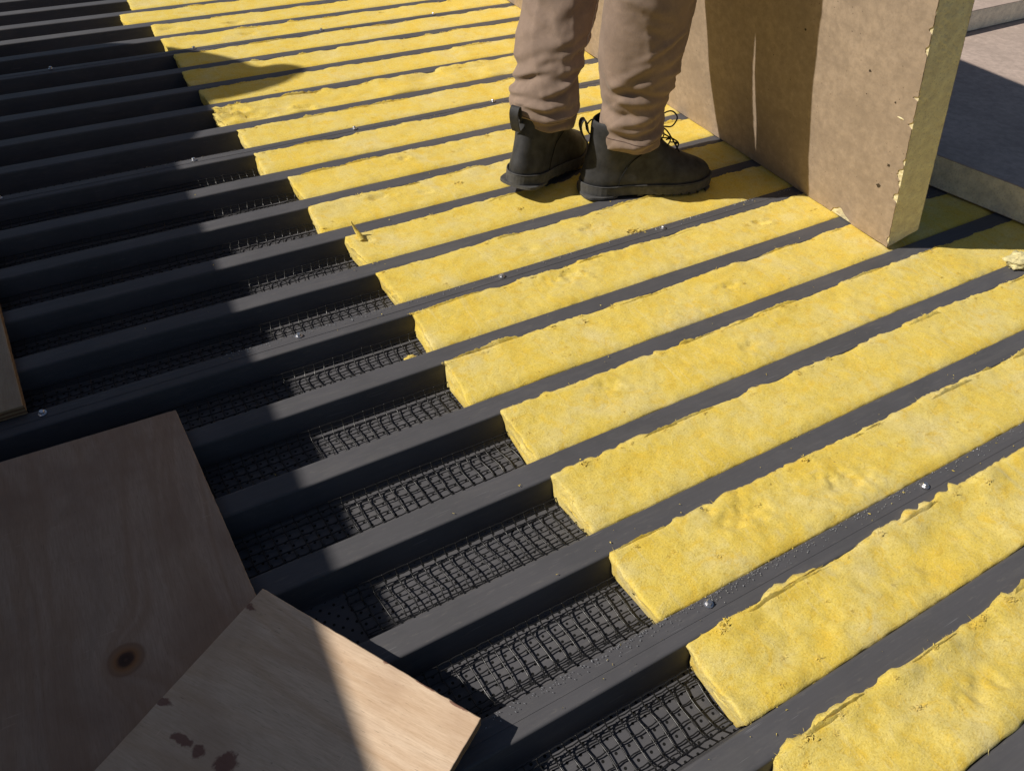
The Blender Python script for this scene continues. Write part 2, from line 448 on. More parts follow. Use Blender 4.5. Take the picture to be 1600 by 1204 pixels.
# ------------------------------------------------------------------ yellow batts
BX = {17: .423, 16: .425, 15: .418, 14: .418, 13: .413, 12: .380, 11: .386, 10: .383, 9: .371, 8: .337, 7: .345, 6: .298,
      5: .300, 4: .268, 3: .268, 2: .253, 1: .259, 0: .249, -1: .240, -2: .170, -3: .215, -4: .19, -5: .21, 18: .43, 19: .42}
ORD = ['first', 'second', 'third', 'fourth', 'fifth', 'sixth', 'seventh', 'eighth', 'ninth', 'tenth', 'eleventh', 'twelfth', 'thirteenth',
       'fourteenth', 'fifteenth', 'sixteenth', 'seventeenth', 'eighteenth', 'nineteenth', 'twentieth', 'twenty-first']
NOTE = {17: "its ragged end at the bottom edge", 16: "puffed and torn near the right edge", 15: "beside two bright screws",
        14: "its end cut square over the mesh", 13: "running into the right edge above a rib", 12: "just below the standing board's corner",
        11: "crumbly along its upper edge", 10: "with a curled flake at the rib", 9: "with an upright wool spike, under both boots",
        8: "crumbled near its end, under the raised toe", 7: "with a brownish gouge left of the boots", 6: "passing behind the worker's ankles",
        5: "clean cut end beside a lit rib", 4: "with a badly frayed torn end", 3: "crossed by the shadow's pointed tip",
        2: "under the pointed shadow's upper part", 1: "its cut end just inside the shadow", 0: "its clean end just beyond the shadow",
        -1: "narrow in the distance", -2: "reaching farthest left near the top", -3: "cut off by the picture's top edge"}
GOUGE = {7: [(.62, .03, .012, .007), (.78, .05, .01, .005)], 16: [(1.05, .08, .012, .010)],
         11: [(1.22, .05, .012, .009), (.72, .03, .02, .005)], 10: [(.86, .05, .02, .006), (.70, .06, .015, .004)], 4: [(.29, .03, .03, .012), (.36, .08, .03, .010), (.50, .09, .02, .012)],
         13: [(.60, .03, .02, .004), (.9, .06, .02, .004)], 15: [(.62, .03, .03, .005), (.80, .06, .03, .005)], 9: [(.41, .03, .010, .008)],
         8: [(.50, .03, .016, .007), (.60, .05, .012, .005)], 12: [(.98, .05, .014, .006)], 17: [(.7, .06, .02, .004)],
         0: [(.52, .06, .02, .006)], -1: [(.30, .05, .03, .006), (.5, .08, .02, .008)]}
def wool_top(k, x, y, Yf, Yn):
    """height of the batt's upper face"""
    t = (Yf - y) / (Yf - Yn)
    amp = 1.5 if k in (16, 17, 4) else .65
    z = -.0002 + amp * (.0028 * fbm(x*9, y*14, k*3.1, 2, 11) + .0011 * fbm(x*34 + y*20, y*40, k*1.7, 3, 23)) + .0007 * fbm(x*120, y*120, k, 2, 31)
    z = z + amp * .0013 * np.maximum(0, vnoise(x*30 + y*34, y*7 - x*4, k*2.3, 41))          # creases across
    far = np.exp(-(t / .16)**2); near = np.exp(-((1 - t) / .10)**2)
    z = z + far * (.0022 * amp * (1 + 1.4 * vnoise(x*24, k*5.5, 0, 51))) - near * .0042
    for (gx, gy, r, d) in GOUGE.get(k, []):
        wx = .9 * fbm(x*70, y*70, k*1.3 + gx, 3, 81); wy = .9 * fbm(x*70, y*70, k*1.3 + gx, 3, 82)
        rr = ((x - gx) / (r * 1.2) + .6 * (y - (Yf - gy)) / r + wx)**2 + ((y - (Yf - gy)) / (r * .6) + wy)**2
        z = z - d * np.exp(-rr * 1.3) + d * .25 * np.exp(-((np.sqrt(rr) - 1.6) / .6)**2) * (1 + fbm(x*110, y*110, k, 2, 83))
    if k == 16:
        z = z + .009 * np.exp(-((x - 1.0 + (y - Yf) * .6) / .10)**2) + .006 * np.exp(-((x - .72 + (y - Yf) * .8) / .05)**2) * vnoise(x*20, y*20, 0, 77)
    if k == 17: z = z + .007 * np.exp(-((x - .62) / .12)**2)
    return z
def batt(k):
    Yf = rib_near(k) + .0; Yn = rib_far(k + 1); X0 = BX[k]; X1 = 2.75
    st = .0055 if k >= 11 else (.008 if k >= 5 else .012)
    xs = np.concatenate([np.arange(X0 + .0, 1.75, st), np.arange(1.75, X1, .025)])
    nt = 26 if k >= 8 else 18
    # section parameters: (t across 0 far..1 near, s depth 0 top..1 bottom)
    sec = [(0, 1.0), (0, .75), (0, .5), (0, .3), (0, .14)]
    sec += [(i / nt, 0) for i in range(nt + 1)]
    sec += [(1, .14), (1, .3), (1, .5), (1, .75), (1, 1.0)]
    sec = np.array(sec); ns = len(sec)
    BOT = -.042
    skew = rng.uniform(-.06, .06)
    t, d = sec[None, :, 0], sec[None, :, 1]
    def section(xv):
        x = np.asarray(xv, float)[:, None] + 0 * t
        y = Yf + (Yn - Yf) * t + 0 * x
        zt = wool_top(k, x, y, Yf, Yn)
        inset = INS * d
        x1 = x[:, :1]
        rag = .0030 * fbm(x1*60, k*7.7, 0, 4, 61) + .0030 * vnoise(x1*14, k*3.3, 0, 62)
        bite = .006 * np.maximum(0, vnoise(x1*42, k*2.1, 4, 64) - .45)
        if k in (16, 17, 4): rag = rag * 1.4
        near_r = .0012 + .0010 * fbm(x1*60, k*9.1, 0, 2, 63)
        ysh = np.where(t < .5, -inset + np.exp(-(t/.06)**2) * np.exp(-(d/.25)**2) * (np.maximum(rag, -.0016) + .0042 - bite), inset + np.exp(-((1-t)/.05)**2) * near_r)
        z = zt + (BOT - zt) * d
        z = z - np.where(d == 0, .0016 * np.exp(-(t/.02)**2) + .002 * np.exp(-((1-t)/.025)**2), 0)
        return np.stack([x, y + ysh, z], -1)
    rows = []
    s0 = section([X0])[0]; c = np.array([X0, (Yf + Yn) / 2, (BOT + 0) / 2])
    for s, off in ((.04, 0), (.2, 0), (.36, 0), (.52, 0), (.68, 0), (.80, 0), (.90, .0002), (.96, .0008), (.99, .0022)):
        r = c + (s0 - c) * s
        lay = .0022 * vnoise(r[:, 2] * 260, r[:, 1] * 14, k, 71) + .0016 * fbm(r[:, 1] * 120, r[:, 2] * 160, k, 2, 72) + .004 * vnoise(r[:, 1]*22, r[:, 2]*22, k, 73)
        if k in (4,): lay = lay * 2.5
        r[:, 0] = X0 + off + lay + skew * (r[:, 1] - c[1]) + .004 * (r[:, 2] / BOT)
        rows.append(r)
    xs = xs[1:]
    Rr = section(xs + .002); g = np.maximum(0, 1 - (xs - X0) / .05)[:, None]
    lay = .004 * vnoise(Rr[..., 1]*22, Rr[..., 2]*22, k, 73)
    Rr[..., 0] = xs[:, None] + .002 + g * (lay + skew * (Rr[..., 1] - c[1]) + .004 * (Rr[..., 2] / BOT))
    rows += list(Rr)
    V = np.concatenate(rows); nr = len(rows)
    i = np.arange(nr - 1)[:, None]; j = np.arange(ns)[None, :]; jn = (j + 1) % ns
    F = np.stack([i*ns + j, (i+1)*ns + j, (i+1)*ns + jn, i*ns + jn], -1).reshape(-1, 4)
    o = mesh("insulation_batt", V, F, M['wool'], None, (X0, (Yf + Yn) / 2, BOT))
    vis = 17 - k
    lab = "yellow wool batt %s, %s row from bottom right" % (NOTE.get(k, ""), ORD[vis] if 0 <= vis < 21 else "next")
    if k == 17: lab = "yellow wool batt nearest the bottom right corner, its ragged end at the bottom edge"
    tag(o, lab, "insulation batt", "yellow batts laid in the deck troughs")
    # frayed tufts and loose fibres, mostly along the upper edge and the cut end
    R = random.Random(100 + k); FV, FF = [], []
    nf = 950 if k >= 10 else (600 if k >= 4 else 200)
    nf = int(nf * (1.5 if k in (16, 17, 4) else 1))
    xs_ = np.array([X0 + (1.72 - X0) * R.random() for _ in range(nf)]); mode = [R.random() for _ in range(nf)]
    ys_ = np.array([Yf - abs(R.gauss(0, .0025)) + .001 if q < .55 else (Yf - R.random() * (Yf - Yn)) for q in mode])
    for q in range(nf):
        if mode[q] > .88: xs_[q] = X0 + .004 + abs(R.gauss(0, .004))
    zs_ = wool_top(k, xs_, ys_, Yf, Yn)
    for q in range(nf):
        p = Vector((xs_[q], ys_[q], zs_[q] - .001)); L = R.uniform(.0015, .0048) * (2.6 if R.random() < .05 else 1)
        a = R.uniform(0, 6.28); up = R.uniform(.0, .45)
        if mode[q] < .55: d = Vector((math.cos(a), abs(math.sin(a)) * .7 + .2, up * .8))
        else: d = Vector((math.cos(a), math.sin(a), up * .55))
        wk = 1.0
        if .55 <= mode[q] < .88: L *= 2.0; wk = 1.9; d.z *= .55
        d.normalize(); w = d.cross(Vector((0, 0, 1))).normalized() * R.uniform(.00018, .0005) * wk
        bend = Vector((R.uniform(-1, 1), R.uniform(-1, 1), R.uniform(-.9, .1))) * L * .5
        b = len(FV)
        p1 = p + d * L * .5 + bend * .25; p2 = p + d * L + bend
        FV += [tuple(p - w), tuple(p + w), tuple(p1 - w*.8), tuple(p1 + w*.8), tuple(p2)]
        FF += [(b, b+1, b+3, b+2), (b+2, b+3, b+4)]
    # tufts: small crumbs of wool
    nt_ = {16: 60, 17: 60, 4: 70, 15: 36, 11: 50, 10: 40}.get(k, 34)
    for q in range(nt_):
        x = X0 + (1.6 - X0) * R.random(); y = Yf - abs(R.gauss(0, .004)) - .001 if R.random() < .75 else Yf - R.random() * .1
        if k == 4 and q < 30: x = X0 + abs(R.gauss(.03, .05)); y = Yf - R.random() * .07
        z = float(wool_top(k, np.array([x]), np.array([y]), Yf, Yn)[0]); s = R.uniform(.0012, .0030) * (1.7 if R.random() < .12 else 1)
        if k == 10 and q < 3: x, y, s = .93 + q*.012, rib_far(11) + .012 - q*.006, .006; z = .001
        for ii in range(R.randint(16, 34)):
            a = R.uniform(0, 6.28); L = s * R.uniform(.5, 1.5); w = s * R.uniform(.08, .22)
            p = Vector((x + R.gauss(0, s*.9), y + R.gauss(0, s*.6), z + R.uniform(-.0006, s*.5)))
            d = Vector((math.cos(a), math.sin(a)*.8, R.uniform(-.25, .45))); sd = Vector((-math.sin(a), math.cos(a), R.uniform(-.8, .8))) * w
            b = len(FV); p1 = p + d*L*.5 + Vector((0, 0, L*R.uniform(-.05, .2))); p2 = p + d*L
            FV += [tuple(p - sd*.6), tuple(p + sd*.6), tuple(p1 - sd), tuple(p1 + sd*.8), tuple(p2 + sd*.3)]; FF += [(b, b+1, b+3, b+2), (b+2, b+3, b+4)]
    for q in range({16: 12, 17: 10, 15: 7, 12: 7, 13: 6, 11: 7, 10: 6}.get(k, 5 if k >= 0 else 2)):
        L = R.uniform(.025, .13); xa = X0 + .01 + (1.55 - X0) * R.random(); hh = R.uniform(.002, .0065) * (1.35 if k >= 15 else 1)
        n_ = max(6, int(L / .003)); xx = np.linspace(xa, xa + L, n_); yb = Yf - R.uniform(-.002, .007)
        zb = wool_top(k, xx, np.full(n_, yb), Yf, Yn); b = len(FV); ln = R.uniform(.3, 1.3)
        for ii in range(n_):
            e = max(0.0, math.sin(math.pi * ii / (n_ - 1)))**.6; h = hh * e * (.55 + .75 * abs(mnoise.noise((xx[ii]*90, q, k))) + .35 * R.random())
            wv = .0018 * mnoise.noise((xx[ii]*40, q*3.3, k))
            FV += [(xx[ii], yb + wv - .0012, zb[ii] - .0015), (xx[ii], yb + wv + h*ln*.35, zb[ii] + h*.55), (xx[ii] + R.uniform(-.001, .001), yb + wv + h*ln, zb[ii] + h*.85)]
        for ii in range(n_ - 1):
            for jj in range(2): FF.append((b+ii*3+jj, b+(ii+1)*3+jj, b+(ii+1)*3+jj+1, b+ii*3+jj+1))
    if k == 9:      # upright spike of torn wool
        x, y = X0 + .022, Yf - .006
        tube(spline([(x + .006, y - .016, -.004), (x + .004, y - .008, .006), (x, y, .016), (x - .006, y + .006, .034)], 5), [.008 - .0068 * i / 15 for i in range(16)], 7, FV, FF)
    t = mesh("loose_fibres", FV, FF, M['wool'], o, (X0, (Yf + Yn) / 2, BOT), smooth=True); tag(t, kind="stuff")
    return o
for k in range(17, -4, -1): batt(k)

# ------------------------------------------------------------------ plastic mesh strips in the bare troughs
def net(k, x0, lift, label, cell=.0184, seed=0):
    R = random.Random(seed); yc = (rib_near(k) + rib_far(k+1)) / 2; x1 = BX[k] + .05
    nx = int((x1 - x0) / cell); ns = 8
    half = .042
    def pt(i, s):
        u = (s - (ns - 1) / 2) * .0172 + .0012 * mnoise.noise((i*.31, s*1.1, seed))
        x = x0 + i * cell + .0034 * mnoise.noise((i*.23, s*.55, seed + 9)) + .0035 * math.sin(u * 28 + seed)
        au = abs(u); y = half * math.tanh(u / half * 1.05)
        rise = max(0, au - .030); z = -DEP + .0036 + rise * .42
        z += lift * (.45 + .6 * mnoise.noise((x*9, u*14, seed + 3))) * (1 - (au/.07)**2)
        z += .0016 * mnoise.noise((x*50, u*60, seed + 5))
        return Vector((x, yc + y, max(z, -DEP + .0014)))
    V, F = [], []
    G = [[pt(i, s) for s in range(ns)] for i in range(nx + 1)]
    for i in range(nx + 1):
        tube(spline([pt(i, -.2)] + G[i] + [pt(i, ns - .8)], 3), .00112, 4, V, F, False)
    for s in range(ns):
        P = []
        for i in range(nx):
            a, b = G[i][s], G[i+1][s]; P += [a, a*.5 + b*.5 + Vector((0, .0009 * (1 if s % 2 else -1), -.0003))]
        P.append(G[nx][s]); tube(P, .00098, 4, V, F, False)
    for i in range(nx + 1):                      # knots where strands cross
        for s in range(ns):
            p = G[i][s]; b = len(V); r = .0017
            V += [(p.x+r, p.y, p.z), (p.x-r, p.y, p.z), (p.x, p.y+r*1.5, p.z), (p.x, p.y-r*1.5, p.z), (p.x, p.y, p.z+r*.9), (p.x, p.y, p.z-r*.9)]
            F += [(b, b+2, b+4), (b+2, b+1, b+4), (b+1, b+3, b+4), (b+3, b, b+4), (b+2, b, b+5), (b+1, b+2, b+5), (b+3, b+1, b+5), (b, b+3, b+5)]
    o = mesh("plastic_mesh", V, F, M['net'], None, (x0, yc, -DEP))
    tag(o, label, "mesh", "black plastic mesh strips in the bare troughs")
NETS = [(16, -.35, .004, "black plastic mesh strip at the bottom edge, just below the lowest screwed rib"),
        (15, -.55, .006, "black plastic mesh strip right of the plywood corner, just above the lowest screwed rib"),
        (14, .085, .012, "curled black plastic mesh strip whose free end lifts off the trough"),
        (13, -.6, .003, "black plastic mesh strip in the trough next above the curled strip"),
        (12, -.6, .004, "black plastic mesh strip two troughs above the curled strip"),
        (11, -.6, .004, "black plastic mesh strip holding a small yellow scrap, below the second screwed rib"),
        (10, -.6, .004, "black plastic mesh strip just above the second screwed rib"),
        (9, -.6, .005, "black plastic mesh strip leading to the batt with the wool spike"),
        (8, -.6, .003, "black plastic mesh strip one trough above the wool spike's batt"),
        (7, -.6, .008, "raised black plastic mesh strip, lower of the two lattices near the shadow's middle"),
        (6, -.6, .010, "raised black plastic mesh strip just below the third screwed rib")]
for i, (k, x0, lift, lab) in enumerate(NETS): net(k, x0, lift, lab, seed=i * 13 + 2)

# small yellow scraps
def scrap(x, y, z, s, mat, label, seed, flat=.5):
    V, F = [], []; m_, n_ = 14, 22
    for i in range(m_ + 1):
        th = math.pi * i / m_
        for j in range(n_):
            ph = 2*math.pi*j/n_; d = Vector((math.sin(th)*math.cos(ph), math.sin(th)*math.sin(ph), math.cos(th)))
            r = s * (1 + .45*mnoise.noise(d*1.6 + Vector((seed, 0, 0))) + .28*mnoise.noise(d*4.5 + Vector((0, seed, 0))) + .12*mnoise.noise(d*11))
            V.append((x + d.x*r*1.5, y + d.y*r*.9, z + s*flat*.75 + d.z*r*flat))
    for i in range(m_):
        for j in range(n_): F.append((i*n_+j, (i+1)*n_+j, (i+1)*n_+(j+1) % n_, i*n_+(j+1) % n_))
    R = random.Random(seed)
    for _ in range(120):
        a, b = R.uniform(0, 6.28), R.uniform(0, 1.5); d = Vector((math.cos(a)*math.cos(b)*1.5, math.sin(a)*math.cos(b)*.9, math.sin(b)*flat)) * s * .95
        p = Vector((x, y, z + s*flat*.75)) + d; e = p + Vector((R.uniform(-1, 1), R.uniform(-1, 1), R.uniform(-.2, 1))) * s * .4
        w = Vector((.0003, .0003, 0)); q = len(V); V += [tuple(p-w), tuple(p+w), tuple(e)]; F.append((q, q+1, q+2))
    tag(mesh("wool_scrap", V, F, mat, None, (x, y, z)), label, "wool scrap")
scrap(1.585, rib_far(14) - .008, .001, .024, M['scrap'], "pale torn clump of wool lying across a rib at the right edge", 3)
scrap(.352, rib_far(12) + .038, -.038, .007, M['wool'], "tiny yellow scrap of wool caught in the black mesh", 8, .35)

# ------------------------------------------------------------------ insulation boards
def board(name, label, O, u, v, w, Lu, Lv, Lw, face_mat, core_mat, notches=(), holes=(), seed=1, rough_end=True):
    """O corner, u along length, v across, w thickness direction out of the front facer (front at w=Lw)"""
    O, u, v, w = Vector(O), Vector(u).normalized(), Vector(v).normalized(), Vector(w).normalized()
    e = empty(name, O); tag(e, label, "insulation board")
    FT = .0016
    # core: six gridded faces with a rough surface
    V, F = [], []
    def P(a, b, c): return O + u*a + v*b + w*c
    def grid(fn, na, nb, flip):
        s = len(V)
        for i in range(na + 1):
            for j in range(nb + 1): V.append(tuple(fn(i/na, j/nb)))
        for i in range(na):
            for j in range(nb):
                q = (s+i*(nb+1)+j, s+(i+1)*(nb+1)+j, s+(i+1)*(nb+1)+j+1, s+i*(nb+1)+j+1); F.append(q[::-1] if flip else q)
    def rg(a, b, c, amp=.0011):
        return amp * (mnoise.noise((a*60 + seed, b*60, c*60)) + .7*mnoise.noise((a*150, b*150 + seed, c*150)))
    lo, hi = FT, Lw - FT
    nu, nv, nw = int(Lu/.012), int(Lv/.009), 14
    grid(lambda a, b: P(rg(0, b*Lv, b) + 0.0, 0, 0) + v*(b*Lv) + w*(lo + (hi-lo)*0) if False else P(rg(0, a*Lv, b*Lw), a*Lv, lo+(hi-lo)*b), nv, nw, True)
    grid(lambda a, b: P(Lu + rg(9, a*Lv, b*Lw), a*Lv, lo+(hi-lo)*b), nv, nw, False)
    grid(lambda a, b: P(a*Lu, rg(a*Lu, 3, b*Lw), lo+(hi-lo)*b), nu//2, nw, False)
    grid(lambda a, b: P(a*Lu, Lv + rg(a*Lu, 7, b*Lw), lo+(hi-lo)*b), nu//2, nw, True)
    grid(lambda a, b: P(a*Lu, b*Lv, hi), 2, 2, False)
    grid(lambda a, b: P(a*Lu, b*Lv, lo), 2, 2, True)
    mesh("foam_core", V, F, core_mat, e, O, smooth=True)
    # facers: thin sheets with worn, nibbled outline
    for side, c0, nm in ((1, hi, "front_facer"), (0, 0.0, "back_facer")):
        out = []
        R = random.Random(seed + side)
        def edge(n, fn, jit):
            for i in range(n):
                t = i / n; a, b, na, nb = fn(t)
                j = abs(mnoise.noise((t*n*.23 + seed, side*5, 0))) * jit + R.random() * jit * .3
                j += jit * 2.6 * max(0, mnoise.noise((t*n*.07 + seed, side*5, 8)) - .35)
                if side:
                    for (ca, cb, r, dep) in notches:
                        d = math.hypot(a - ca, b - cb)
                        if d < r: j = max(j, dep * (1 - (d/r)**2)**.5 * (.8 + .4*R.random()))
                out.append((a + na*j, b + nb*j))
        edge(int(Lu/.008), lambda t: (t*Lu, 0, 0, 1), .0012)
        edge(int(Lv/.003), lambda t: (Lu, t*Lv, -1, 0), .0016)
        edge(int(Lu/.008), lambda t: (Lu*(1-t), Lv, 0, -1), .0012)
        edge(int(Lv/.003), lambda t: (0, Lv*(1-t), 1, 0), .0016)
        bm = bmesh.new()
        f = bm.faces.new([bm.verts.new(P(a, b, c0) - O) for a, b in out])
        ret = bmesh.ops.extrude_face_region(bm, geom=[f])
        bmesh.ops.translate(bm, verts=[q for q in ret['geom'] if isinstance(q, bmesh.types.BMVert)], vec=w*FT)
        bmesh.ops.triangulate(bm, faces=[q for q in bm.faces if len(q.verts) > 4])
        bmesh.ops.recalc_face_normals(bm, faces=bm.faces)
        me = bpy.data.meshes.new(nm); bm.to_mesh(me); bm.free(); me.materials.append(face_mat)
        o = bpy.data.objects.new(nm, me); COL.objects.link(o); o.parent = e
    # punctures and torn flecks in the front facer
    for i, (a, b, r, kind) in enumerate(holes):
        R = random.Random(i + 50); vv = []; ff = []
        for q in range(9):
            an = 2*math.pi*q/9; rr = r * R.uniform(.55, 1.15)
            vv.append(tuple(P(a + rr*math.cos(an)*(2.2 if kind == 2 else 1), b + rr*math.sin(an)*(.7 if kind == 2 else 1), Lw + .0004)))
        cidx = len(vv); vv.append(tuple(P(a, b, Lw + (.0002 if kind == 0 else .0016))))
        for q in range(9): ff.append((q, (q+1) % 9, cidx))
        mesh("puncture" if kind == 0 else "torn_fleck", vv, ff, M['puncture'] if kind == 0 else core_mat, e, O, smooth=False)
    return e
M['puncture'] = mat_plain('dark_puncture', (.07, .05, .03), .9, .3, 300, 0)
# standing board, leaning towards the worker
lean = -.295; bx, by = 1.386, .776
uu = Vector((.047, 1, 0)).normalized(); upv = Vector((lean, 0, 1)); vv_ = (upv - uu * upv.dot(uu)).normalized()
ww = vv_.cross(uu)                               # points away from the worker or towards him
if ww.x > 0: ww = -ww
TH = .0855
Of = Vector((bx, by, .0025)) - ww * TH            # back corner; front facer lies at w = TH
drop = max(0, (Vector((bx, by, 0)) - ww*TH).z)
standing = board("insulation_board", "brown faced insulation board standing on edge before the worker, near end chipped", Of + Vector((0, 0, 0)), uu, vv_, ww, 2.44, 1.22, TH, M['kraft'], M['foam'],
      notches=[(.145, 0, .020, .024), (.122, 0, .012, .012), (.0, .130, .010, .012), (.0, .185, .014, .012), (.0, .165, .008, .006), (.0, .215, .006, .005), (.0, .295, .006, .010), (.0, .35, .003, .012), (0, .44, .008, .006), (0, .475, .006, .006), (0, .02, .010, .005)],
      holes=[(.115, .362, .0035, 0), (.046, .325, .0025, 0), (.115, .315, .0014, 0), (.29, .385, .0028, 0), (.050, .135, .006, 0), (.035, .192, .004, 0), (.028, .300, .0035, 2), (.22, .45, .001, 0), (.38, .3, .0015, 0), (.17, .42, .0012, 0)], seed=4)
# lying boards to the right
s1 = Vector((-.19, 1, 0)).normalized(); t1 = Vector((s1.y, -s1.x, 0))
O1 = Vector((1.749, .697, .0035)) - s1 * .26
board("insulation_board", "pinkish faced insulation board lying flat, shaded by the standing board", O1, t1, s1, (0, 0, 1), 2.44, 1.20, .074, M['pink'], M['white_foam'], seed=9)
O3 = O1 + s1 * 1.203
board("insulation_board", "insulation board lying flat behind the shaded one, under the top board", O3 + t1 * .12, t1, s1, (0, 0, 1), 2.3, 1.20, .074, M['pink'], M['white_foam'], seed=12)
s2 = Vector((-.02, 1, 0)).normalized(); t2 = Vector((s2.y, -s2.x, 0))
board("insulation_board", "pinkish faced insulation board resting on the lying boards at the top right corner", Vector((2.20, 1.475, .0795)), t2, s2, (0, 0, 1), 2.44, 1.20, .066, M['pink'], M['white_foam'], seed=15)

# ------------------------------------------------------------------ plywood
def plywood(label, corner, a, b, La, Lb, z0, th, mat, seed=0, name="plywood_sheet"):
    """corner, unit edge vectors a and b (2D); worn edges"""
    a = Vector((a[0], a[1], 0)).normalized(); b = Vector((b[0], b[1], 0)).normalized()
    C = Vector((corner[0], corner[1], z0)); ring = []
    def edge(p, d, L, nrm):
        n = int(L/.006)
        for i in range(n):
            t = i/n; j = .0007*mnoise.noise((t*L*90 + seed, p.x, p.y)) + .0022*max(0, mnoise.noise((t*L*22 + seed, 4, p.y)) - .25)
            if i == 0: j = .0006
            ring.append(p + d*(t*L) + nrm*abs(j))
    edge(C, a, La, b); edge(C + a*La, b, Lb, -a); edge(C + a*La + b*Lb, -a, La, -b); edge(C + b*Lb, -b, Lb, a)
    n = len(ring); V = []; cen = C + a*La/2 + b*Lb/2
    for z, inn in ((0, .0), (th*.35, .0), (th*.7, .0), (th - .0012, .0), (th - .0002, .0011), (th, .004)):
        for i, p in enumerate(ring):
            d = (cen - p); d.z = 0; d.normalize()
            k = inn + (.0005*mnoise.noise((i*.5, z*300, seed)) if inn == 0 else 0)
            V.append(tuple(p + d*k + Vector((0, 0, z))))
    F = []; mi = []
    for l in range(5):
        for i in range(n): F.append((l*n+i, l*n+(i+1) % n, (l+1)*n+(i+1) % n, (l+1)*n+i)); mi.append(1 if l < 3 else 0)
    F.append(tuple(5*n + i for i in range(n))); mi.append(0)
    F.append(tuple(reversed(range(n)))); mi.append(0)
    if a.cross(b).z < 0: F = [f[::-1] for f in F]
    o = mesh(name, V, F, [mat, M['ply_edge']], None, C, smooth=False, midx=mi)
    return tag(o, label, "plywood")
M['plyA'] = mat_ply('plywood_face_grey', (.45, .318, .228), knot=(-.1315, -.392))
M['plyB'] = mat_ply('plywood_face_warm', (.755, .575, .41), stains=[(-.135, -.085, .006, .016, -.75), (-.123, -.138, .007, .018, -.6), (-.110, -.156, .009, .010, .3), (-.090, -.184, .016, .014, -.5), (-.02, -.02, .006, .012, -.5), (.098, -.160, .0045, .0055, 0), (.146, -.243, .0022, .020, -.546), (.124, -.206, .0016, .02, -.546)], grainrot=-.62)
M['plyC'] = mat_ply('plywood_face_knotty', (.46, .36, .25))
plywood("large grey-brown plywood sheet with a dark knot, lower left corner", (-.0425, .951), (.06, -1), (-1, .028), 1.3, 1.0, .0025, .018, M['plyA'], 3)
plywood("stained plywood strip lying askew on the large sheet, its corner in sunlight", (-.0095, .564), (.52, -.854), (-.854, -.52), .314, 1.1, .0212, .018, M['plyB'], 8)
plywood("plywood sheet just showing at the left edge of the picture", (-.2475, 1.068), (-1, 0.0), (-.07, 1), 1.0, 1.2, .0025, .018, M['plyC'], 15)

# ------------------------------------------------------------------ the worker
person = empty("person", (.95, 1.3, 0))
tag(person, "worker in brown trousers and black boots standing on the yellow batts, left heel raised", "person")
def leg_loft(path, n=72, rows=150, seed=0, folds=()):
    """path: list of (z, x, y, rx, ry); returns verts, faces"""
    Z = np.array([p[0] for p in path]); zz = np.linspace(Z[0], Z[-1], rows)
    def interp(c):
        P = [Vector((p[0], p[c], 0)) for p in path]; S = spline(P, 12)
        return np.interp(zz, [q.x for q in S], [q.y for q in S])
    X, Y, RX, RY = interp(1), interp(2), interp(3), interp(4)
    th = np.linspace(0, 2*np.pi, n, endpoint=False)
    T, ZZ = np.meshgrid(th, zz); V = np.zeros((rows, n, 3))
    cx, sx = np.cos(T), np.sin(T)
    low = np.clip((.20 - (ZZ - zz[0])) / .16, 0, 1); low = low*low*(3 - 2*low)
    def saw(ph): u = ph - np.floor(ph); return np.where(u < .82, np.sin(u/.82*np.pi/2)**.8, np.cos((u-.82)/.18*np.pi/2)) - .55
    wv = vnoise(cx*1.2 + seed, sx*1.2, ZZ*9, 5 + seed)
    st = saw((ZZ - zz[0])/.047 + .55*np.sin(T*1.0 + seed*1.7) + .18*np.sin(2*T + seed) + .55*wv)
    amp = .35 + .65*np.clip(.5 + vnoise(cx*1.5 + 3, sx*1.5 + seed, ZZ*14, 7 + seed)*1.3, 0, 1)
    dr = 1 - np.abs(vnoise(cx*1.5 + 4, sx*1.5 + seed, ZZ*7 + 1.4*T/np.pi*np.cos(T), 21 + seed))**.7*1.6
    dr2 = vnoise(cx*2.4, sx*2.4 + seed, ZZ*16 + 1.5*np.sin(T + seed), 13 + seed)
    cr = 1 - np.abs(vnoise(cx*2.2 + 9, sx*2.2 + seed, ZZ*20 + 2.2*sx, 33 + seed))*2.2
    d = low*amp*.0030*st + (1 - .5*low)*(.0045*dr + .0030*dr2)
    d = d + .0004*vnoise(cx*9, sx*9, ZZ*110, 61)
    for (z0, t0, sl, dep, wz, wt) in folds:
        dt = (T - t0 + np.pi) % (2*np.pi) - np.pi
        q = (ZZ - z0 - sl*dt) / wz
        d = d + dep * np.exp(-(dt/wt)**2) * (np.exp(-q*q) - .9*np.exp(-(q + 1.7)**2))
    V[..., 0] = X[:, None] + (RX[:, None] + d) * cx; V[..., 1] = Y[:, None] + (RY[:, None] + d) * sx; V[..., 2] = ZZ
    return V
legs = {}
pathL = [(.158, .866, 1.353, .068, .061), (.185, .862, 1.354, .076, .067), (.205, .862, 1.358, .078, .068), (.235, .870, 1.366, .071, .063), (.265, .881, 1.378, .071, .063), (.31, .900, 1.398, .077, .068),
         (.36, .925, 1.420, .081, .072), (.42, .946, 1.438, .083, .074), (.52, .972, 1.452, .085, .076), (.65, .972, 1.445, .086, .076), (.78, .945, 1.425, .093, .085), (.92, .905, 1.405, .105, .100)]
pathR = [(.126, 1.024, 1.240, .068, .060), (.15, 1.024, 1.242, .074, .065), (.18, 1.022, 1.244, .071, .065), (.21, 1.022, 1.246, .069, .065), (.25, 1.025, 1.248, .078, .072),
         (.31, 1.028, 1.250, .090, .079), (.41, 1.030, 1.248, .094, .082), (.52, 1.030, 1.240, .092, .080), (.65, 1.01, 1.235, .090, .078), (.78, .965, 1.245, .095, .088), (.92, .915, 1.262, .108, .105)]
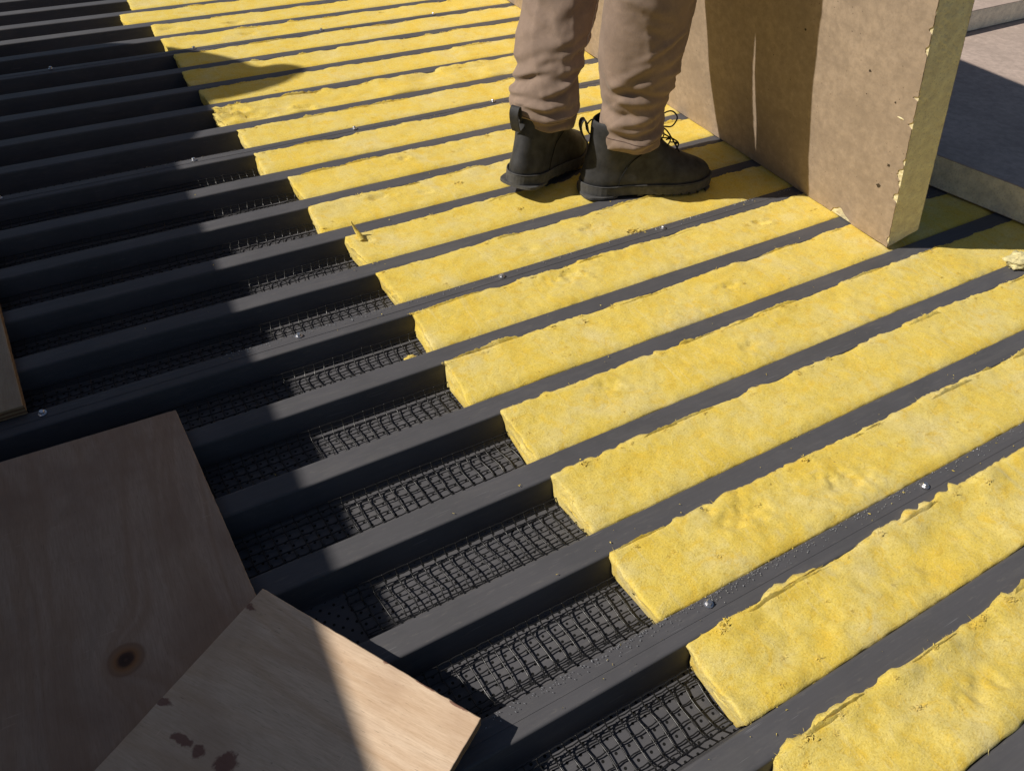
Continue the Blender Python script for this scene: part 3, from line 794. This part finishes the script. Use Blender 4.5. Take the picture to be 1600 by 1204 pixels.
def fold_set(seed, zb):
    R = random.Random(seed); out = []
    for q in range(9):                               # stacked folds above the hem
        out.append((zb + .030 + q*.0165 + R.uniform(-.005, .005), R.uniform(-3.5, -.6), R.uniform(-.022, .022), R.uniform(.0050, .0100) * (1 - q*.05), R.uniform(.0065, .0105), R.uniform(.65, 1.25)))
    for q in range(9):                               # long drag lines up the calf
        out.append((zb + .13 + q*.034 + R.uniform(-.012, .012), R.uniform(-3.4, -.7), R.choice((-1, 1))*R.uniform(.025, .07), R.uniform(.0022, .0048), R.uniform(.008, .016), R.uniform(.45, .9)))
    return out
VL = leg_loft(pathL, n=120, rows=260, seed=3, folds=fold_set(21, .160))
VR = leg_loft(pathR, n=120, rows=260, seed=8, folds=fold_set(34, .118))
# hems: dip to the back / front like worn cuffs
n = VL.shape[1]; th = np.linspace(0, 2*np.pi, n, endpoint=False)
for Vg, ph, am in ((VL, -.7, .010), (VR, -1.7, .010)):
    zz = Vg[:, :, 2]; z0 = zz[0, 0]
    w = np.clip(1 - (zz - z0)/.09, 0, 1)
    Vg[:, :, 2] -= w * (am * np.cos(th - ph)[None, :] + .0025*np.sin(5*th + ph)[None, :])
allV, allF = [], []
def add_grid(Vg, inner):
    s = len(allV); r, n, _ = Vg.shape
    # inside of the hem first
    ctr = Vg.mean(axis=1, keepdims=True)
    ins = Vg[:6][::-1].copy(); ins[..., :2] = ctr[:6][::-1][..., :2] + (ins[..., :2] - ctr[:6][::-1][..., :2]) * .955
    G = np.concatenate([ins, Vg]); R_ = len(G)
    allV.extend(G.reshape(-1, 3).tolist())
    for i in range(R_ - 1):
        for j in range(n): allF.append((s+i*n+j, s+i*n+(j+1) % n, s+(i+1)*n+(j+1) % n, s+(i+1)*n+j))
add_grid(VL, True); add_grid(VR, True)
# seat of the trousers
pel = []
for z, x, y, rx, ry in ((.80, .92, 1.335, .085, .12), (.86, .905, 1.335, .12, .17), (.93, .895, 1.335, .135, .182), (1.0, .885, 1.335, .13, .175), (1.06, .875, 1.335, .122, .165)):
    pel.append([(x + rx*math.cos(a), y + ry*math.sin(a), z) for a in np.linspace(0, 2*np.pi, 72, endpoint=False)])
s = len(allV); allV.extend([q for r in pel for q in r])
for i in range(len(pel) - 1):
    for j in range(72): allF.append((s+i*72+j, s+i*72+(j+1) % 72, s+(i+1)*72+(j+1) % 72, s+(i+1)*72+j))
trousers = mesh("trousers", allV, allF, M['trouser'], person, (.95, 1.3, 0))
# stitched side seams
def seam(Vg, frac, r0, r1, name="seam"):
    n = Vg.shape[1]; j = int(frac * n) % n; P = []
    for i in range(r0, r1, 1):
        p = Vector(Vg[i, j]); c = Vector(Vg[i].mean(axis=0)); d = (p - c); d.z = 0; P.append(p + d.normalized()*.0004)
    V, F = tube(P, .0011, 5); mesh(name, V, F, M['thread'], trousers, (.95, 1.3, 0))
seam(VL, (5.35) / (2*math.pi), 46, 255)
M['dark_thread'] = mat_plain('brown_thread', (.13, .085, .065), .85, .2, 200, 0)
for Vg in (VL, VR):
    row = Vg[8]; c = Vector(row.mean(axis=0)); P = []
    for q in list(range(len(row))) + [0]:
        p = Vector(row[q]); d = p - c; d.z = 0; P.append(p + d.normalized() * .0001)
    V, F = tube(P, .0009, 5, cap=False); mesh("hem_stitching", V, F, M['dark_thread'], trousers, (.95, 1.3, 0))

def boot(heel, ang, raise_, label, laces):
    """heel: back of heel on the ground plane (x,y); ang: direction of the toe; raise_: heel height"""
    ca, sa = math.cos(ang), math.sin(ang); BALL = .215
    def W(p):
        x, y, z = p; k = max(0, BALL - x)
        z2 = z + k * raise_ / BALL; x2 = x + (z * raise_ / BALL) * (1 if k > 0 else max(0, 1 - (x - BALL)/.05))
        return (heel[0] + x2*ca - y*sa, heel[1] + x2*sa + y*ca, z2 + .002)
    HW = [(0, .042), (.04, .047), (.10, .042), (.15, .045), (.215, .054), (.26, .052), (.315, .042)]
    def hw(x): return float(np.interp(x, [a for a, b in HW], [b for a, b in HW]))
    NP = 30
    def outline(xb, xf, ws, p, Wc=None, lat=0.0):
        out = []
        for i in range(NP * 2):
            a = 2*math.pi*i/(NP*2); cx = math.cos(a); x = (xb+xf)/2 + (xf-xb)/2*cx
            base = hw(x) if Wc is None else Wc
            y = base*ws*(1-abs(cx)**p)**.5 * (1 if math.sin(a) >= 0 else -1)
            out.append((x, y + lat))
        return out
    e = empty("boot", (heel[0], heel[1], 0), person); e.location = (heel[0]-.95, heel[1]-1.3, 0)
    if label: e["label"] = label
    O = (heel[0], heel[1], 0)
    lv = [(.020, 0, .312, .98, 4, None), (.030, -.003, .3135, 1.01, 4, None), (.041, -.004, .311, 1.0, 4, None), (.051, -.003, .304, .97, 3.6, None), (.060, -.001, .288, .95, 3.2, None), (.069, .001, .263, .93, 3, None),
          (.079, .003, .238, .91, 3, None), (.089, .005, .217, .90, 2.8, None), (.101, .007, .199, .91, 2.6, None), (.115, .009, .183, .95, 2.5, None), (.130, .010, .172, 1, 2.4, .0435), (.146, .010, .160, 1, 2.3, .0455), (.160, .009, .156, 1, 2.2, .0455), (.172, .012, .150, 1, 2.2, .044),
          (.173, .016, .147, 1, 2.2, .041), (.160, .015, .149, 1, 2.2, .040), (.130, .016, .150, 1, 2.2, .037)]
    V = []; F = []; m = NP*2
    for li, (z, xb, xf, ws, p, Wc) in enumerate(lv):
        for i, (x, y) in enumerate(outline(xb, xf, ws, p, Wc)):
            d = .0013*mnoise.noise((x*30, y*30, z*50 + ang)) + .0008*mnoise.noise((x*80, y*80, z*80))
            cr = .0016*math.sin(x*190)*math.exp(-((x-.20)/.03)**2)*math.exp(-((z-.07)/.03)**2)    # flex creases
            V.append(W((x, y*(1 + d*12), z + cr + d)))
    for l in range(len(lv)-1):
        for i in range(m): F.append((l*m+i, l*m+(i+1) % m, (l+1)*m+(i+1) % m, (l+1)*m+i))
    up = mesh("upper", V, F, M['leather'], e, O)
    sm = up.modifiers.new("sub", 'SUBSURF'); sm.levels = 1; sm.render_levels = 1
    # stitched seams on the quarter
    for sd in (-1, 1):
        P = [W((x, sd*(hw(x)*ws + .0012), z)) for x, z, ws in ((.075, .030, 1.0), (.078, .05, .99), (.088, .068, .96), (.10, .085, .93), (.118, .10, .92), (.135, .112, .93))]
        v, f = tube(spline(P, 4), .0011, 5); mesh("stitching", v, f, M['lace'], up, O)
    # sole: upper slab, heel block and lugged forefoot
    V, F = [], []
    def prism(ol, z0, z1, grow=0):
        b = len(V); k = len(ol)
        for z in (z0, z0 + .0008, z1 - .0008, z1):
            g = .0 if z in (z0, z1) else .0008
            for (x, y) in ol: V.append(W((x, y*(1 + g*20), z)))
        for l in range(3):
            for i in range(k): F.append((b+l*k+i, b+l*k+(i+1) % k, b+(l+1)*k+(i+1) % k, b+(l+1)*k+i))
        F.append(tuple(b+3*k+i for i in range(k))); F.append(tuple(b+i for i in reversed(range(k))))
    prism(outline(-.006, .320, 1.07, 5), .0065, .027)
    def clip(x0, x1, ol): return [(min(max(x, x0), x1), y) for x, y in ol]
    full = outline(-.006, .320, 1.06, 5)
    prism([(x, y) for x, y in outline(-.006, .088, 1.06, 6)], 0, .0067)
    x = .125
    while x < .30:                                  # lugs
        w_ = hw(x)*1.0; x2 = x + .016
        prism([(x, -w_), (x2, -hw(x2)*(.97 if x2 < .28 else .7)), (x2, hw(x2)*(.97 if x2 < .28 else .7)), (x, w_)], .0005, .0067); x += .021
    mesh("sole", V, F, M['rubber'], e, O, smooth=False)
    v, f = tube([W((x, y, .0285)) for x, y in outline(-.005, .318, 1.06, 5)] + [W((outline(-.005, .318, 1.06, 5)[0][0], 0, .0285))], .0016, 5)
    mesh("welt", v, f, M['rubber'], e, O)
    # pull tab: a folded strap loop at the back
    V, F = [], []; TY = .012 if raise_ else .0
    path = spline([(.004, TY, .118), (-.008, TY, .136), (-.016, TY, .158), (-.013, TY, .172), (-.005, TY, .170), (.002, TY, .145)], 5)
    for p in path:
        for yy in (TY - .0105, TY + .0105):
            V.append(W((p.x - .0012, yy, p.z))); V.append(W((p.x + .0012, yy, p.z + .0005)))
    for i in range(len(path)-1):
        a = i*4; b = a+4
        F += [(a, b, b+2, a+2), (a+1, a+3, b+3, b+1), (a, a+1, b+1, b), (a+2, b+2, b+3, a+3)]
    mesh("pull_tab", V, F, M['leather'], e, O, smooth=False)
    for P in laces:
        v, f = tube(spline([W(p) for p in P], 7), .0017, 6); mesh("lace", v, f, M['lace'], e, O)
    # criss-cross lacing on the instep
    for z0, x0 in ((.100, .222), (.112, .200), (.126, .182)):
        for sd in (-1, 1):
            v, f = tube(spline([W((x0 - .012, sd*.020, z0 - .002)), W((x0, 0, z0 + .005)), W((x0 - .018, -sd*.020, z0 + .012))], 5), .0017, 6)
            mesh("lace", v, f, M['lace'], e, O)
    return e
boot((.926, 1.276), math.radians(-18), 0.0, "black boot planted flat and pointing at the standing board",
     [[(.150, .0, .150), (.172, -.002, .176), (.195, .005, .178), (.213, .011, .160), (.203, .008, .142), (.180, .0, .146), (.152, -.002, .150)],
      [(.150, -.004, .150), (.183, .002, .140), (.205, -.002, .115), (.230, -.004, .080), (.236, -.006, .070)],
      [(.030, .020, .155), (.016, .021, .162), (.005, .018, .150), (.012, .020, .132), (.030, .025, .120), (.034, .03, .105)]])
boot((.768, 1.314), math.radians(29), .032, "black boot with its heel lifted off the batt",
     [[(.155, -.012, .140), (.178, -.014, .128), (.195, -.018, .102), (.215, -.028, .060)]])

# upper body (above the picture's top edge): one skinned figure holding the board
def skinned(name, joints, edges, mat, parent, root=0, sub=2):
    me = bpy.data.meshes.new(name); base = Vector((.95, 1.3, 0))
    me.from_pydata([tuple(Vector(j[:3]) - base) for j in joints], edges, []); me.materials.append(mat)
    o = bpy.data.objects.new(name, me); COL.objects.link(o); o.parent = parent
    md = o.modifiers.new("skin", 'SKIN'); md.use_smooth_shade = True
    for i, j in enumerate(joints):
        sv = me.skin_vertices[0].data[i]; sv.radius = (j[3], j[4] if len(j) > 4 else j[3]); sv.use_root = (i == root)
    s = o.modifiers.new("sub", 'SUBSURF'); s.levels = sub; s.render_levels = sub
    return o
J = [(.875, 1.335, 1.04, .12, .15), (.865, 1.335, 1.18, .115, .15), (.86, 1.335, 1.34, .12, .17), (.86, 1.335, 1.46, .08, .12), (.865, 1.335, 1.53, .055),
     (.875, 1.335, 1.60, .065), (.885, 1.335, 1.68, .095, .08), (.88, 1.335, 1.76, .08, .07),
     (.86, 1.13, 1.42, .06), (.90, 1.06, 1.20, .045), (1.03, 1.08, 1.235, .032), (.86, 1.48, 1.42, .06), (.90, 1.55, 1.20, .045), (1.03, 1.53, 1.235, .032)]
E_ = [(0, 1), (1, 2), (2, 3), (3, 4), (4, 5), (5, 6), (6, 7), (3, 8), (8, 9), (9, 10), (3, 11), (11, 12), (12, 13)]
skinned("body", J, E_, M['shirt'], person)

# ------------------------------------------------------------------ unseen wall added on the left to shade the deck (outside the picture)
WZ = 1.25
def wall_x(y): return .084 - LX * WZ + .0358 * (y + LY * WZ - .6)
V = []; F = []
y_a, y_b = -2.6, 3.20
for y in (y_a, y_b):
    for x, z in ((wall_x(y) - .24, -.062), (wall_x(y), -.062), (wall_x(y), WZ - .05), (wall_x(y) + .0, WZ), (wall_x(y) - .24, WZ)): V.append((x, y, z))
F = [(0, 1, 2, 3, 4), (9, 8, 7, 6, 5)] + [(i, 5+i, 5+(i+1) % 5, (i+1) % 5) for i in range(5)]
tag(mesh("shadow_wall", V, F, M['wall'], None, (wall_x(0), 0, 0), smooth=False), "unseen grey wall added left of the picture to throw the broad shadow", "wall")
# unseen lump added on top of it, outlined to throw the pointed shadow
sh = [(.10, 1.86), (.14, 2.05), (.27, 2.148), (.41, 2.172), (.49, 2.20), (.582, 2.268), (.525, 2.345), (.43, 2.362), (.375, 2.475), (.25, 2.63), (.114, 2.735), (.02, 2.76)]
out = []
for p in spline([(q[0], q[1], 0) for q in sh], 4):
    xw = -1.27; z = (p.x - xw) / LX; y = p.y - LY * z; out.append((y, z))
ring0 = [(y, z) for y, z in out] + [(out[-1][0], WZ + .001), (out[0][0], WZ + .001)]
cy = sum(q[0] for q in ring0)/len(ring0); cz = sum(q[1] for q in ring0)/len(ring0)
V = []; F = []; k = len(ring0)
for dx, sc in ((-.07, .55), (-.05, .85), (-.015, .97), (0, 1.0), (.015, .97), (.05, .85), (.07, .55)):
    for (y, z) in ring0: V.append((-1.27 + dx, cy + (y-cy)*sc, max(WZ + .001, cz + (z-cz)*sc)))
for l in range(6):
    for i in range(k): F.append((l*k+i, l*k+(i+1) % k, (l+1)*k+(i+1) % k, (l+1)*k+i))
F.append(tuple(reversed(range(k)))); F.append(tuple(6*k+i for i in range(k)))
tag(mesh("shadow_caster", V, F, M['caster'], None, (-1.27, cy, WZ)), "unseen grey lump added on top of the wall to throw the pointed shadow", "shadow_caster")
